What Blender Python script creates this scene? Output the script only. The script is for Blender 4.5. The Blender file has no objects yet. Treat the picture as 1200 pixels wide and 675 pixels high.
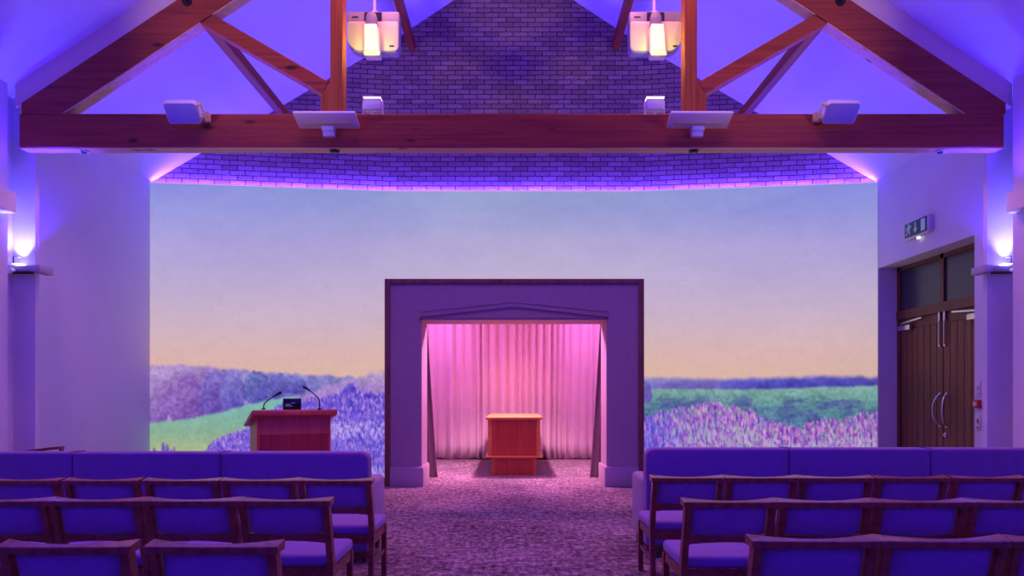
import bpy, bmesh, math, random
import numpy as np
from mathutils import Vector, Matrix, noise
random.seed(7)
rng = np.random.default_rng(11)
SC = bpy.context.scene
COL = SC.collection
PI = math.pi
rad = math.radians

# ------------------------------------------------------------------ materials
def srgb(r, g, b):
    f = lambda c: (c/255/12.92) if c/255 <= .04045 else ((c/255+.055)/1.055)**2.4
    return (f(r), f(g), f(b))

class NT:
    def __init__(s, name):
        s.m = bpy.data.materials.new(name); s.m.use_nodes = True
        s.t = s.m.node_tree; s.n = s.t.nodes; s.l = s.t.links
        s.b = s.n['Principled BSDF']
    def add(s, typ, **kw):
        n = s.n.new(typ)
        for k, v in kw.items():
            if k in n.inputs.keys(): n.inputs[k].default_value = v
            else: setattr(n, k, v)
        return n
    def link(s, a, b): s.l.new(a, b)
    def coords(s, scale=(1, 1, 1), rot=(0, 0, 0)):
        tc = s.add('ShaderNodeTexCoord'); mp = s.add('ShaderNodeMapping')
        mp.inputs['Scale'].default_value = scale; mp.inputs['Rotation'].default_value = rot
        s.link(tc.outputs['Object'], mp.inputs['Vector']); return mp.outputs['Vector']
    def ramp(s, fac, stops):
        r = s.add('ShaderNodeValToRGB'); e = r.color_ramp.elements
        while len(e) < len(stops): e.new(.5)
        for i, (p, c) in enumerate(stops):
            e[i].position = p; e[i].color = (*c, 1)
        s.link(fac, r.inputs['Fac']); return r.outputs['Color']
    def noise(s, vec, scale, detail=4, rough=.55, dist=0):
        n = s.add('ShaderNodeTexNoise'); n.inputs['Scale'].default_value = scale
        n.inputs['Detail'].default_value = detail; n.inputs['Roughness'].default_value = rough
        n.inputs['Distortion'].default_value = dist
        s.link(vec, n.inputs['Vector']); return n
    def bump(s, h, strength, dist=.01):
        b = s.add('ShaderNodeBump'); b.inputs['Strength'].default_value = strength
        b.inputs['Distance'].default_value = dist
        s.link(h, b.inputs['Height']); s.link(b.outputs['Normal'], s.b.inputs['Normal'])
    def base(s, c): s.link(c, s.b.inputs['Base Color'])

def plain(name, c, rough=.6, metal=0, var=.06, scale=12, bump=0, spec=.5, bscale=60):
    t = NT(name); v = t.coords(); n = t.noise(v, scale)
    lo = tuple(max(0, x*(1-var)) for x in c); hi = tuple(min(1, x*(1+var)) for x in c)
    t.base(t.ramp(n.outputs['Fac'], [(.3, lo), (.7, hi)]))
    t.b.inputs['Roughness'].default_value = rough; t.b.inputs['Metallic'].default_value = metal
    t.b.inputs['Specular IOR Level'].default_value = spec
    if bump:
        n2 = t.noise(v, bscale, 3); t.bump(n2.outputs['Fac'], bump, .004)
    return t.m

def wood(name, a, b, dark, scale=(1, 12, 12), rot=(0, 0, 0), rough=.45, knots=0, spec=.4):
    t = NT(name); v = t.coords(scale, rot)
    n = t.noise(v, 1.6, 5, .6, .4); n2 = t.noise(v, 7, 4, .6)
    mx = t.add('ShaderNodeMath', operation='MULTIPLY_ADD')
    t.link(n2.outputs['Fac'], mx.inputs[0]); mx.inputs[1].default_value = .45
    t.link(n.outputs['Fac'], mx.inputs[2])
    sb = t.add('ShaderNodeMath', operation='SUBTRACT'); t.link(mx.outputs[0], sb.inputs[0]); sb.inputs[1].default_value = .22
    c = t.ramp(sb.outputs[0], [(.28, dark), (.48, a), (.72, b)])
    if knots:
        vk = t.coords((1.5*knots, 4*knots, 4*knots), rot)
        vo = t.add('ShaderNodeTexVoronoi'); vo.inputs['Scale'].default_value = 1.0
        t.link(vk, vo.inputs['Vector'])
        kr = t.ramp(vo.outputs['Distance'], [(.06, (1, 1, 1)), (.14, (0, 0, 0))])
        mix = t.add('ShaderNodeMix', data_type='RGBA')
        t.link(kr, mix.inputs['Factor']); t.link(c, mix.inputs['A'])
        mix.inputs['B'].default_value = (*[x*.25 for x in dark], 1); c = mix.outputs['Result']
    t.base(c); t.b.inputs['Roughness'].default_value = rough
    t.b.inputs['Specular IOR Level'].default_value = spec
    t.bump(n2.outputs['Fac'], .08, .003)
    return t.m

def fabric(name, c, scale=420, var=.25, rough=.9):
    t = NT(name)
    v1 = t.coords((scale, scale*.25, scale*.25)); v2 = t.coords((scale*.25, scale, scale))
    n1 = t.noise(v1, .5, 2); n2 = t.noise(v2, .5, 2); v3 = t.coords(); n3 = t.noise(v3, 9, 3)
    a = t.add('ShaderNodeMath', operation='ADD'); t.link(n1.outputs['Fac'], a.inputs[0]); t.link(n2.outputs['Fac'], a.inputs[1])
    a2 = t.add('ShaderNodeMath', operation='ADD'); t.link(a.outputs[0], a2.inputs[0]); t.link(n3.outputs['Fac'], a2.inputs[1])
    a3 = t.add('ShaderNodeMath', operation='MULTIPLY'); t.link(a2.outputs[0], a3.inputs[0]); a3.inputs[1].default_value = .333
    t.base(t.ramp(a3.outputs[0], [(.35, tuple(x*(1-var) for x in c)), (.65, tuple(x*(1+var) for x in c))]))
    t.b.inputs['Roughness'].default_value = rough; t.b.inputs['Specular IOR Level'].default_value = .15
    t.b.inputs['Sheen Weight'].default_value = .25; t.b.inputs['Sheen Roughness'].default_value = .5
    t.bump(a.outputs[0], .25, .002)
    return t.m

def emit(name, c, s):
    t = NT(name); v = t.coords(); n = t.noise(v, 5)
    t.b.inputs['Base Color'].default_value = (*c, 1)
    cc = t.ramp(n.outputs['Fac'], [(0, tuple(x*.97 for x in c)), (1, c)])
    t.link(cc, t.b.inputs['Emission Color']); t.b.inputs['Emission Strength'].default_value = s
    return t.m

M = {}
M['plaster'] = plain('white_plaster', (.74, .72, .74), .85, var=.02, scale=3, bump=.05, spec=.2)
M['fin'] = plain('cream_plaster', (.74, .61, .42), .85, var=.03, scale=4, spec=.2)
TA, TB, TD = (.30, .054, .013), (.39, .082, .022), (.18, .028, .008)
M['soffit'] = wood('lit_soffit_pine', (.70, .44, .24), (.78, .52, .30), (.55, .32, .16), (.5, 16, 16), knots=1)  # pale tone stands in for light on the undersides
M['beam'] = wood('stained_pine_beam', TA, TB, TD, (.5, 16, 16), knots=1)
M['post'] = wood('stained_pine_post', (.34, .085, .012), (.42, .12, .02), (.22, .045, .008), (16, 16, .5), (0, 0, 0), knots=0)
SL = math.atan(.662)
M['raft_l'] = wood('stained_pine_rafter', TA, TB, TD, (.5, 16, 16), (0, SL, 0), knots=1)
M['raft_r'] = wood('stained_pine_rafter_2', TA, TB, TD, (.5, 16, 16), (0, -SL, 0), knots=1)
M['purlin'] = wood('stained_pine_purlin', TA, TB, TD, (16, .5, 16))
M['chair_wood'] = wood('dark_chair_wood', (.25, .06, .036), (.33, .09, .05), (.12, .03, .018), (6, 6, 6), rough=.26, spec=.6)
M['lectern_wood'] = wood('mahogany_veneer', (.62, .11, .085), (.68, .14, .10), (.5, .08, .06), (10, 10, .8), rough=.4)
M['door_wood'] = wood('dark_oak_door', (.17, .062, .026), (.24, .09, .036), (.09, .032, .015), (14, 14, .6), rough=.5)
M['door_frame'] = wood('dark_oak_frame', (.15, .055, .025), (.20, .075, .03), (.09, .03, .015), (14, 14, .6), rough=.5)
M['arch_wood'] = wood('arch_dark_wood', (.20, .075, .06), (.26, .10, .08), (.14, .05, .04), (10, 10, 1), rough=.5)
M['cata_wood'] = wood('catafalque_veneer', (.45, .07, .028), (.52, .09, .04), (.36, .05, .02), (14, 14, .8), rough=.4)
M['cata_trim'] = wood('catafalque_edging_lit_corner', (.62, .23, .06), (.70, .30, .09), (.5, .15, .04), (1, 14, 14), rough=.35)
M['facade'] = fabric('mauve_fabric_panel', (.36, .26, .32), 260, .10)
M['plinth'] = plain('mauve_painted_plinth', (.40, .29, .36), .6, var=.03)
M['seat'] = fabric('mauve_blue_upholstery', (.27, .135, .40), 260, .14)
M['sofa'] = fabric('mauve_blue_sofa_cloth', (.25, .125, .36), 260, .12)
M['sofa_arm'] = fabric('lit_sofa_arm_cloth', (.40, .26, .38), 260, .1)  # sofa cloth made paler, mural light on the arms put into the colour
M['white'] = plain('white_plastic', (.72, .70, .72), .4, var=.02)
M['cream'] = plain('cream_plastic', (.66, .60, .33), .4, var=.02)
M['projector_grey'] = plain('projector_grey_plastic', (.26, .23, .25), .45, var=.03)
M['grille'] = plain('blue_grey_grille', (.24, .22, .62), .5, var=.04)
M['grey'] = plain('grey_plastic', (.42, .40, .46), .45, var=.03)
M['black'] = plain('black_plastic', (.012, .012, .014), .4, var=.1)
M['steel'] = plain('brushed_steel', (.62, .62, .64), .28, 1, var=.05, scale=40)
M['dark_metal'] = plain('dark_iron', (.03, .02, .02), .5, .5)
M['red'] = plain('red_plastic', (.45, .02, .03), .4)
M['green'] = plain('green_sign_face', (.008, .085, .06), .4)
M['pict'] = emit('pale_green_pictogram', (.40, .58, .58), .12)
M['rug'] = fabric('patterned_rug', (.10, .055, .085), 60, .6)
M['curtain'] = fabric('pale_pink_curtain', (.80, .62, .66), 300, .05)
M['drape'] = fabric('grey_mauve_drape', (.34, .22, .25), 300, .1)
M['led'] = emit('violet_led', (.55, .30, 1.0), 1.3)
M['lens'] = emit('projector_lens_glow', (1.0, .84, .40), .55)
M['lamp'] = emit('white_lamp_glow', (.85, .80, 1.0), 4.0)
M['screen'] = plain('dark_screen', (.01, .015, .02), .2)

def mat_glass():
    t = NT('smoked_glass'); v = t.coords(); n = t.noise(v, 2)
    t.base(t.ramp(n.outputs['Fac'], [(.3, (.035, .035, .045)), (.7, (.05, .05, .06))]))
    t.b.inputs['Roughness'].default_value = .25; return t.m
M['glass'] = mat_glass()

def mat_brick():
    t = NT('painted_brickwork')
    tc = t.add('ShaderNodeTexCoord'); sp = t.add('ShaderNodeSeparateXYZ'); cb = t.add('ShaderNodeCombineXYZ')
    t.link(tc.outputs['Object'], sp.inputs[0]); t.link(sp.outputs['X'], cb.inputs['X']); t.link(sp.outputs['Z'], cb.inputs['Y'])
    nz = t.noise(cb.outputs[0], 9, 3)
    ad = t.add('ShaderNodeVectorMath', operation='MULTIPLY_ADD')
    t.link(nz.outputs['Color'], ad.inputs[0]); ad.inputs[1].default_value = (.012, .012, 0); t.link(cb.outputs[0], ad.inputs[2])
    br = t.add('ShaderNodeTexBrick'); br.inputs['Scale'].default_value = 1
    br.inputs['Brick Width'].default_value = .228; br.inputs['Row Height'].default_value = .0755
    br.inputs['Mortar Size'].default_value = .0065; br.inputs['Mortar Smooth'].default_value = .35
    br.inputs['Bias'].default_value = 0
    br.inputs['Color1'].default_value = (.46, .30, .26, 1); br.inputs['Color2'].default_value = (.30, .18, .16, 1)
    br.inputs['Mortar'].default_value = (.055, .03, .035, 1)
    t.link(ad.outputs[0], br.inputs['Vector'])
    n2 = t.noise(cb.outputs[0], 30, 4, .65)
    mx = t.add('ShaderNodeMix', data_type='RGBA', blend_type='MULTIPLY'); mx.inputs['Factor'].default_value = .7
    t.link(br.outputs['Color'], mx.inputs['A'])
    t.link(t.ramp(n2.outputs['Fac'], [(.3, (.55, .55, .55)), (.65, (1.1, 1.1, 1.1))]), mx.inputs['B'])
    t.base(mx.outputs['Result'])
    iv = t.add('ShaderNodeMath', operation='MULTIPLY_ADD'); t.link(br.outputs['Fac'], iv.inputs[0]); iv.inputs[1].default_value = -1.0
    t.link(n2.outputs['Fac'], iv.inputs[2])
    t.bump(iv.outputs[0], .7, .012)
    t.b.inputs['Roughness'].default_value = .9; t.b.inputs['Specular IOR Level'].default_value = .2
    return t.m
M['brick'] = mat_brick()

def mat_carpet():
    t = NT('woven_carpet')
    n1 = t.noise(t.coords((6, 26, 9)), 1, 5, .72); n2 = t.noise(t.coords((22, 10, 9)), 1, 4, .7); n3 = t.noise(t.coords(), .8, 3)
    a = t.add('ShaderNodeMath', operation='ADD'); t.link(n1.outputs['Fac'], a.inputs[0]); t.link(n2.outputs['Fac'], a.inputs[1])
    a2 = t.add('ShaderNodeMath', operation='MULTIPLY_ADD'); t.link(n3.outputs['Fac'], a2.inputs[0]); a2.inputs[1].default_value = .35; t.link(a.outputs[0], a2.inputs[2])
    a3 = t.add('ShaderNodeMath', operation='MULTIPLY'); t.link(a2.outputs[0], a3.inputs[0]); a3.inputs[1].default_value = .425
    t.base(t.ramp(a3.outputs[0], [(.41, (.035, .02, .03)), (.5, (.21, .125, .165)), (.59, (.50, .33, .39))]))
    t.b.inputs['Roughness'].default_value = .95; t.b.inputs['Specular IOR Level'].default_value = .1
    t.bump(a.outputs[0], .4, .01)
    return t.m
M['carpet'] = mat_carpet()

# ------------------------------------------------------------------ mesh helpers
def bm_new(): return bmesh.new()

def box(bm, c, s, rot=None, bev=0, seg=2):
    r = bmesh.ops.create_cube(bm, size=1)
    vs = r['verts']
    for v in vs: v.co = Vector((v.co.x*s[0], v.co.y*s[1], v.co.z*s[2]))
    if bev:
        es = list({e for v in vs for e in v.link_edges})
        rr = bmesh.ops.bevel(bm, geom=es, offset=min(bev, min(s)*.49), segments=seg, affect='EDGES', profile=.5)
        vs = list({v for f in rr['faces'] for v in f.verts} | {v for v in vs if v.is_valid})
    mt = Matrix.Translation(c)
    if rot is not None: mt = mt @ rot
    for v in vs: v.co = mt @ v.co
    return vs

def bx(bm, x0, x1, y0, y1, z0, z1, bev=0, seg=2):
    return box(bm, ((x0+x1)/2, (y0+y1)/2, (z0+z1)/2), (abs(x1-x0), abs(y1-y0), abs(z1-z0)), None, bev, seg)

def prism(bm, pts, axis, a, b, bev=0, seg=2):
    """polygon pts (2d) extruded along axis 'x','y','z' from a to b"""
    def mk(p, t):
        return {'y': (p[0], t, p[1]), 'z': (p[0], p[1], t), 'x': (t, p[0], p[1])}[axis]
    v0 = [bm.verts.new(mk(p, a)) for p in pts]; v1 = [bm.verts.new(mk(p, b)) for p in pts]
    n = len(pts); fs = [bm.faces.new(v0), bm.faces.new(v1[::-1])]
    for i in range(n): fs.append(bm.faces.new((v0[i], v0[(i+1) % n], v1[(i+1) % n], v1[i])))
    bmesh.ops.recalc_face_normals(bm, faces=fs)
    if bev:
        es = list({e for f in fs for e in f.edges})
        bmesh.ops.bevel(bm, geom=es, offset=bev, segments=seg, affect='EDGES', profile=.5)

def tube(bm, pts, r, n=10):
    pts = [Vector(p) for p in pts]; rings = []
    rs = r if isinstance(r, (list, tuple)) else [r]*len(pts)
    up = None
    for i, p in enumerate(pts):
        d = (pts[min(i+1, len(pts)-1)] - pts[max(i-1, 0)]).normalized()
        if up is None: up = Vector((0, 0, 1)) if abs(d.z) < .9 else Vector((1, 0, 0))
        a = d.cross(up).normalized(); b = a.cross(d).normalized(); up = b
        rings.append([bm.verts.new(p + (a*math.cos(2*PI*k/n) + b*math.sin(2*PI*k/n))*rs[i]) for k in range(n)])
    for i in range(len(pts)-1):
        for k in range(n): bm.faces.new((rings[i][k], rings[i][(k+1) % n], rings[i+1][(k+1) % n], rings[i+1][k]))
    bm.faces.new(rings[0][::-1]); bm.faces.new(rings[-1])

def loft(bm, secs):
    rings = [[bm.verts.new(p) for p in s] for s in secs]; n = len(secs[0]); fs = []
    for i in range(len(rings)-1):
        for k in range(n): fs.append(bm.faces.new((rings[i][k], rings[i][(k+1) % n], rings[i+1][(k+1) % n], rings[i+1][k])))
    fs.append(bm.faces.new(rings[0][::-1])); fs.append(bm.faces.new(rings[-1]))
    bmesh.ops.recalc_face_normals(bm, faces=fs)

def bar(bm, pts, w, d, dirx=(1, 0, 0)):
    """rectangular section w (along dirx) x d swept through pts"""
    pts = [Vector(p) for p in pts]; ax = Vector(dirx); secs = []
    for i, p in enumerate(pts):
        t = (pts[min(i+1, len(pts)-1)] - pts[max(i-1, 0)]).normalized()
        q = t.cross(ax).normalized()
        secs.append([p+ax*w/2+q*d/2, p-ax*w/2+q*d/2, p-ax*w/2-q*d/2, p+ax*w/2-q*d/2])
    loft(bm, secs)

def disc(bm, c, r, h, axis='y', n=24, r2=None):
    r2 = r if r2 is None else r2; c = Vector(c)
    ax = {'x': Vector((1, 0, 0)), 'y': Vector((0, 1, 0)), 'z': Vector((0, 0, 1))}[axis] if isinstance(axis, str) else Vector(axis)
    tube(bm, [c-ax*h/2, c+ax*h/2], [r, r2], n)

def obj(name, bm, mat, parent=None, smooth=40):
    bmesh.ops.recalc_face_normals(bm, faces=bm.faces[:])
    if smooth:
        for f in bm.faces: f.smooth = True
        for e in bm.edges:
            if len(e.link_faces) == 2 and e.calc_face_angle(0) > rad(smooth): e.smooth = False
    me = bpy.data.meshes.new(name); bm.to_mesh(me); bm.free()
    o = bpy.data.objects.new(name, me); COL.objects.link(o)
    o.data.materials.append(M[mat] if isinstance(mat, str) else mat)
    if parent: o.parent = parent
    return o

def thing(name, label, cat, loc=(0, 0, 0), rz=0, group=None):
    o = bpy.data.objects.new(name, None); COL.objects.link(o); o.empty_display_size = .1
    o.location = loc; o.rotation_euler = (0, 0, rz); o['label'] = label; o['category'] = cat
    if group: o['group'] = group
    return o
def tag(o, label, cat, group=None):
    o['label'] = label; o['category'] = cat
    if group: o['group'] = group
    return o
def struct(name, bm, mat, smooth=0, label=None):
    o = obj(name, bm, mat, None, smooth); o['kind'] = 'structure'
    if label: o['label'] = label
    return o
def dup(root, loc, rz=0, label=None):
    r = root.copy(); COL.objects.link(r); r.location = loc; r.rotation_euler = (0, 0, rz)
    if label: r['label'] = label
    for ch in root.children:
        c = ch.copy(); COL.objects.link(c); c.parent = r
        for g in ch.children:
            d = g.copy(); COL.objects.link(d); d.parent = c
    return r

# pixel of the 1200x675 photograph -> metres at a distance d from the camera
F, CX, CY, CH = 800., 602., 462., 1.4
def PX(px, d): return (px-CX)*d/F
def PZ(py, d): return CH+(CY-py)*d/F

# ------------------------------------------------------------------ room shell
W = 5.44
RZ, RP = 8.21, .662                       # ridge height and roof pitch
def ceil_z(x): return RZ - RP*abs(x)
YB = -3.2

bm = bm_new(); bx(bm, -6.2, 6.2, YB-.3, 15.8, -.2, 0); struct('floor', bm, 'carpet')
bm = bm_new()
prism(bm, [(0, RZ), (5.9, ceil_z(5.9)), (5.9, ceil_z(5.9)+.2), (0, RZ+.2), (-5.9, ceil_z(5.9)+.2), (-5.9, ceil_z(5.9))], 'y', YB-.3, 11.3)
struct('ceiling', bm, 'plaster')
bm = bm_new(); prism(bm, [(-6, 0), (6, 0), (6, ceil_z(6)+.1), (0, RZ+.1), (-6, ceil_z(6)+.1)], 'y', YB-.3, YB)
struct('wall_front', bm, 'plaster')
bm = bm_new(); bx(bm, -W-.3, -W, YB, 10.9, 0, 4.72); struct('wall_left', bm, 'plaster')
# right wall with the door recess
D0, D1, DZ, DX = 8.06, 10.19, 3.28, 5.74
bm = bm_new()
bx(bm, W, W+.3, YB, D0, 0, 4.72); bx(bm, W, W+.3, D0, D1, DZ, 4.72); bx(bm, W, W+.3, D1, 10.9, 0, 4.72)
bx(bm, W+.3, W+.75, D0-.4, D0, 0, 3.7); bx(bm, W+.3, W+.75, D1, D1+.3, 0, 3.7); bx(bm, W+.3, W+.75, D0, D1, DZ, 3.7)
bx(bm, DX+.1, DX+.2, D0, D1, 0, 3.5)
struct('wall_right', bm, 'plaster')
# piers that carry the roof truss and the thicker walls nearer the camera
for sx, xi, xn, xl, nm in ((-1, 5.2, 5.337, 5.2, 'left'), (1, 5.145, 5.265, 5.15, 'right')):
    bm = bm_new(); bx(bm, sx*xi, sx*(W+.1), 7.42, 7.48, 0, ceil_z(xi)+.05)
    bx(bm, sx*xn, sx*(W+.1), YB, 7.2, 0, ceil_z(xn)+.05)
    struct('wall_pier_'+nm, bm, 'plaster')
    bm = bm_new(); bx(bm, sx*xl, sx*(xn+.05), YB, 7.14, 3.29, 3.5, .006); struct('trim_'+('1' if sx < 0 else '2'), bm, 'plaster')

# far wall: brick gable in three facets behind the picture wall
YC, YE, XB = 10.62, 10.19, 1.99            # centre facet / outer end distance of the picture wall, fold position
MT = 4.56                                   # top of the picture wall
OFF = .10
bm = bm_new()
def facet(bm, x0, y0, x1, y1, z0, thick):
    """upright slab between two plan points whose top follows the roof"""
    ps = []
    xs = [x0, x1] if x0*x1 > 0 else [x0, 0, x1]
    for x in xs:
        t = (x-x0)/(x1-x0); ps.append((x, y0+t*(y1-y0)))
    lo = [[(p[0], p[1]+k, z0) for p in ps] for k in (0, thick)]
    hi = [[(p[0], p[1]+k, ceil_z(p[0])+.06) for p in ps] for k in (0, thick)]
    fr = [bm.verts.new(v) for v in lo[0]+hi[0][::-1]]; bk = [bm.verts.new(v) for v in lo[1]+hi[1][::-1]]
    bm.faces.new(fr); bm.faces.new(bk[::-1]); n = len(fr)
    for i in range(n): bm.faces.new((fr[i], bk[i], bk[(i+1) % n], fr[(i+1) % n]))
facet(bm, -XB, YC+OFF, XB, YC+OFF, 3.3, .2)
facet(bm, XB, YC+OFF, W, YE+OFF, 0, .2)
facet(bm, -W, YE+OFF, -XB, YC+OFF, 0, .2)
struct('wall_back', bm, 'brick')

# alcove behind the arch
bm = bm_new()
bx(bm, -2.3, -2.12, 11.0, 15.4, 0, 3.3); bx(bm, 2.12, 2.3, 11.0, 15.4, 0, 3.3); bx(bm, -2.3, 2.3, 15.2, 15.4, 0, 3.3)
bx(bm, -2.3, 2.3, 10.95, 15.4, 3.2, 3.35); bx(bm, -2.12, -1.95, 10.95, 11.1, 0, 3.2); bx(bm, 1.95, 2.12, 10.95, 11.1, 0, 3.2)
struct('wall_alcove', bm, 'plaster')

# plaster fin between rafters and roof
bm = bm_new()
yt0, yt1 = 7.25, 7.40
def zin(c, x): return CH + c - RP*abs(x)
for s in (-1, 1):
    prism(bm, [(0, zin(6.56, 0)), (s*5.3, zin(6.56, 5.3)), (s*5.3, zin(6.83, 5.3)), (0, zin(6.83, 0))], 'y', yt0+.01, yt1-.01)
struct('trim_3', bm, 'fin')

# ------------------------------------------------------------------ roof truss
k = yt0/F
tr = thing('roof_truss', 'reddish stained timber roof truss spanning the hall with its long tie beam', 'roof truss', (0, yt0, 4.0))
def tobj(name, bm, mat, parent=None, smooth=0):
    o = obj(name, bm, mat, parent, smooth)
    if parent is not None:
        p = parent
        off = Vector((0, 0, 0))
        while p is not None: off += p.location; p = p.parent
        o.data.transform(Matrix.Translation(-off))
    return o
BT, BB = CH+2.98, CH+2.62                  # tie beam top / bottom
bm = bm_new(); bx(bm, -5.255, 5.21, yt0, yt1, BB, BT, .008, 1); tie = tobj('tie_beam', bm, 'beam', tr)
bm = bm_new(); bx(bm, -5.25, 5.205, yt0+.004, yt1-.004, BB-.008, BB+.002); tobj('lit_soffit_strip', bm, 'soffit', tr)  # thin strip added to lighten the beam's underside
for s, nm in ((-1, 'raft_l'), (1, 'raft_r')):
    bm = bm_new(); xe = 5.23
    xb = (6.16-2.98)/RP
    prism(bm, [(0, zin(6.56, 0)), (s*xe, zin(6.56, xe)), (s*xe, BT), (s*xb, BT), (0, zin(6.16, 0))], 'y', yt0, yt1, .006, 1)
    tobj('rafter', bm, nm, tr)
    bm = bm_new(); prism(bm, [(s*xb, BT+.001), (s*.02, zin(6.16, .02)), (s*.02, zin(6.155, .02)-.006), (s*(xb-.02), BT+.001)], 'y', yt0+.004, yt1-.004); tobj('lit_soffit_strip', bm, 'soffit', tr)  # strip added to lighten the rafter's underside
    bm = bm_new()
    xa, xo = 1.812, 1.948
    prism(bm, [(s*xa, BT), (s*2.05, BT), (s*2.05, CH+3.17), (s*xo, CH+3.33), (s*xo, zin(6.16, xo)), (s*xa, zin(6.16, xa))], 'y', yt0-.004, yt1, .006, 1)
    tobj('queen_post', bm, 'post', tr)
    bm = bm_new()
    p0 = Vector((s*3.42, 0, CH+4.08)); p1 = Vector((s*2.0, 0, CH+3.255)); d = (p1-p0).normalized(); q = Vector((-d.z, 0, d.x))*.075
    pts = [p0+q, p0-q, p1-q, p1+q]
    prism(bm, [(p.x, p.z) for p in pts], 'y', yt0+.004, yt1-.004, .006, 1)
    tobj('strut', bm, nm if s > 0 else 'raft_r', tr)
    bm = bm_new(); disc(bm, (s*3.47, yt0-.006, CH+4.17), .05, .02); disc(bm, (s*3.47, yt0-.02, CH+4.17), .022, .03, n=6)
    tobj('bolt_plate', bm, 'dark_metal', tr, 40)
for x, dark, lab in ((PX(98, 7.32), 0, 'small clear glass downlight in the beam underside near the lectern-side wall'),
                     (PX(392, 7.32), 1, 'small black downlight under the beam below the lectern-side post'),
                     (PX(813, 7.32), 1, 'small black downlight under the beam below the door-side post'),
                     (PX(1102, 7.32), 0, 'small clear glass downlight in the beam underside near the door-side wall')):
    t = thing('downlight', lab, 'downlight', (x, 7.325, BB-.008), 0, 'downlights in the tie beam')
    bm = bm_new(); disc(bm, (0, 0, -.008), .05, .016, 'z'); tobj_ = obj('rim', bm, 'dark_metal' if dark else 'white', t)
    bm = bm_new(); disc(bm, (0, 0, -.017), .03, .012, 'z'); obj('lens', bm, 'black' if dark else 'glass', t)

# purlins running back to the brick gable
for X, Z, w, h, lab in ((-3.32, CH+3.98, .11, .13, 'lower timber purlin above the lectern side, running back to the brick gable'),
                        (3.32, CH+3.98, .11, .13, 'lower timber purlin above the door side, running back to the brick gable'),
                        (-1.60, CH+5.40, .10, .16, 'upper timber purlin beside the projector on the lectern side'),
                        (1.60, CH+5.40, .10, .16, 'upper timber purlin beside the projector on the door side')):
    bm = bm_new(); bx(bm, X-w/2, X+w/2, yt1, YC+OFF-.005 - (0 if abs(X) < 2 else .17), Z, Z+h, .006, 1)
    tag(obj('purlin', bm, 'purlin', None, 0), lab, 'purlin', 'purlins behind the truss')

# ------------------------------------------------------------------ led strip and picture wall
bm = bm_new()
def path_strip(bm, pts, w, z0, z1):
    for (xa, ya), (xb, yb) in zip(pts[:-1], pts[1:]):
        v = [bm.verts.new(c) for c in ((xa, ya, z0), (xb, yb, z0), (xb, yb+w, z0), (xa, ya+w, z0), (xa, ya, z1), (xb, yb, z1), (xb, yb+w, z1), (xa, ya+w, z1))]
        for f in ((0, 3, 2, 1), (4, 5, 6, 7), (0, 1, 5, 4), (1, 2, 6, 5), (2, 3, 7, 6), (3, 0, 4, 7)): bm.faces.new([v[i] for i in f])
path_strip(bm, [(-W+.01, YE+.005), (-XB, YC+.005), (XB, YC+.005), (W-.01, YE+.005)], .012, MT, MT+.012)
tag(obj('led_strip', bm, 'led', None, 0), 'glowing violet light strip along the top edge of the lavender picture', 'light strip')

# the projected lavender-field picture, painted into a colour attribute in "picture units"
PW0, PW1, PV0, PV1 = 173, 1028, 213, 562
def lerp(a, b, t): return a+(b-a)*t
def cgrad(stops, v):
    v = np.asarray(v, float); xs = [s[0] for s in stops]
    return np.stack([np.interp(v, xs, [s[1][i] for s in stops]) for i in range(3)], -1)
def vnoise(w, h, cell_x, cell_y, octv=3, seed=0):
    r = np.random.default_rng(seed); out = np.zeros((h, w)); amp = 1; tot = 0
    for o in range(octv):
        cx, cy = max(1.0, cell_x/2**o), max(1.0, cell_y/2**o)
        gw, gh = int(w/cx)+3, int(h/cy)+3; g = r.random((gh, gw))
        X = np.arange(w)/cx; Y = np.arange(h)/cy
        xi = X.astype(int); yi = Y.astype(int); fx = X-xi; fy = Y-yi
        fx = fx*fx*(3-2*fx); fy = (fy*fy*(3-2*fy))[:, None]
        a = g[yi][:, xi]; b = g[yi][:, xi+1]; c = g[yi+1][:, xi]; d = g[yi+1][:, xi+1]
        out += amp*((a*(1-fx)+b*fx)*(1-fy)+(c*(1-fx)+d*fx)*fy); tot += amp; amp *= .55
    return out/tot
H_, W_ = PV1-PV0+1, PW1-PW0+1
UU, VV = np.meshgrid(np.arange(PW0, PW1+1), np.arange(PV0, PV1+1))
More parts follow.
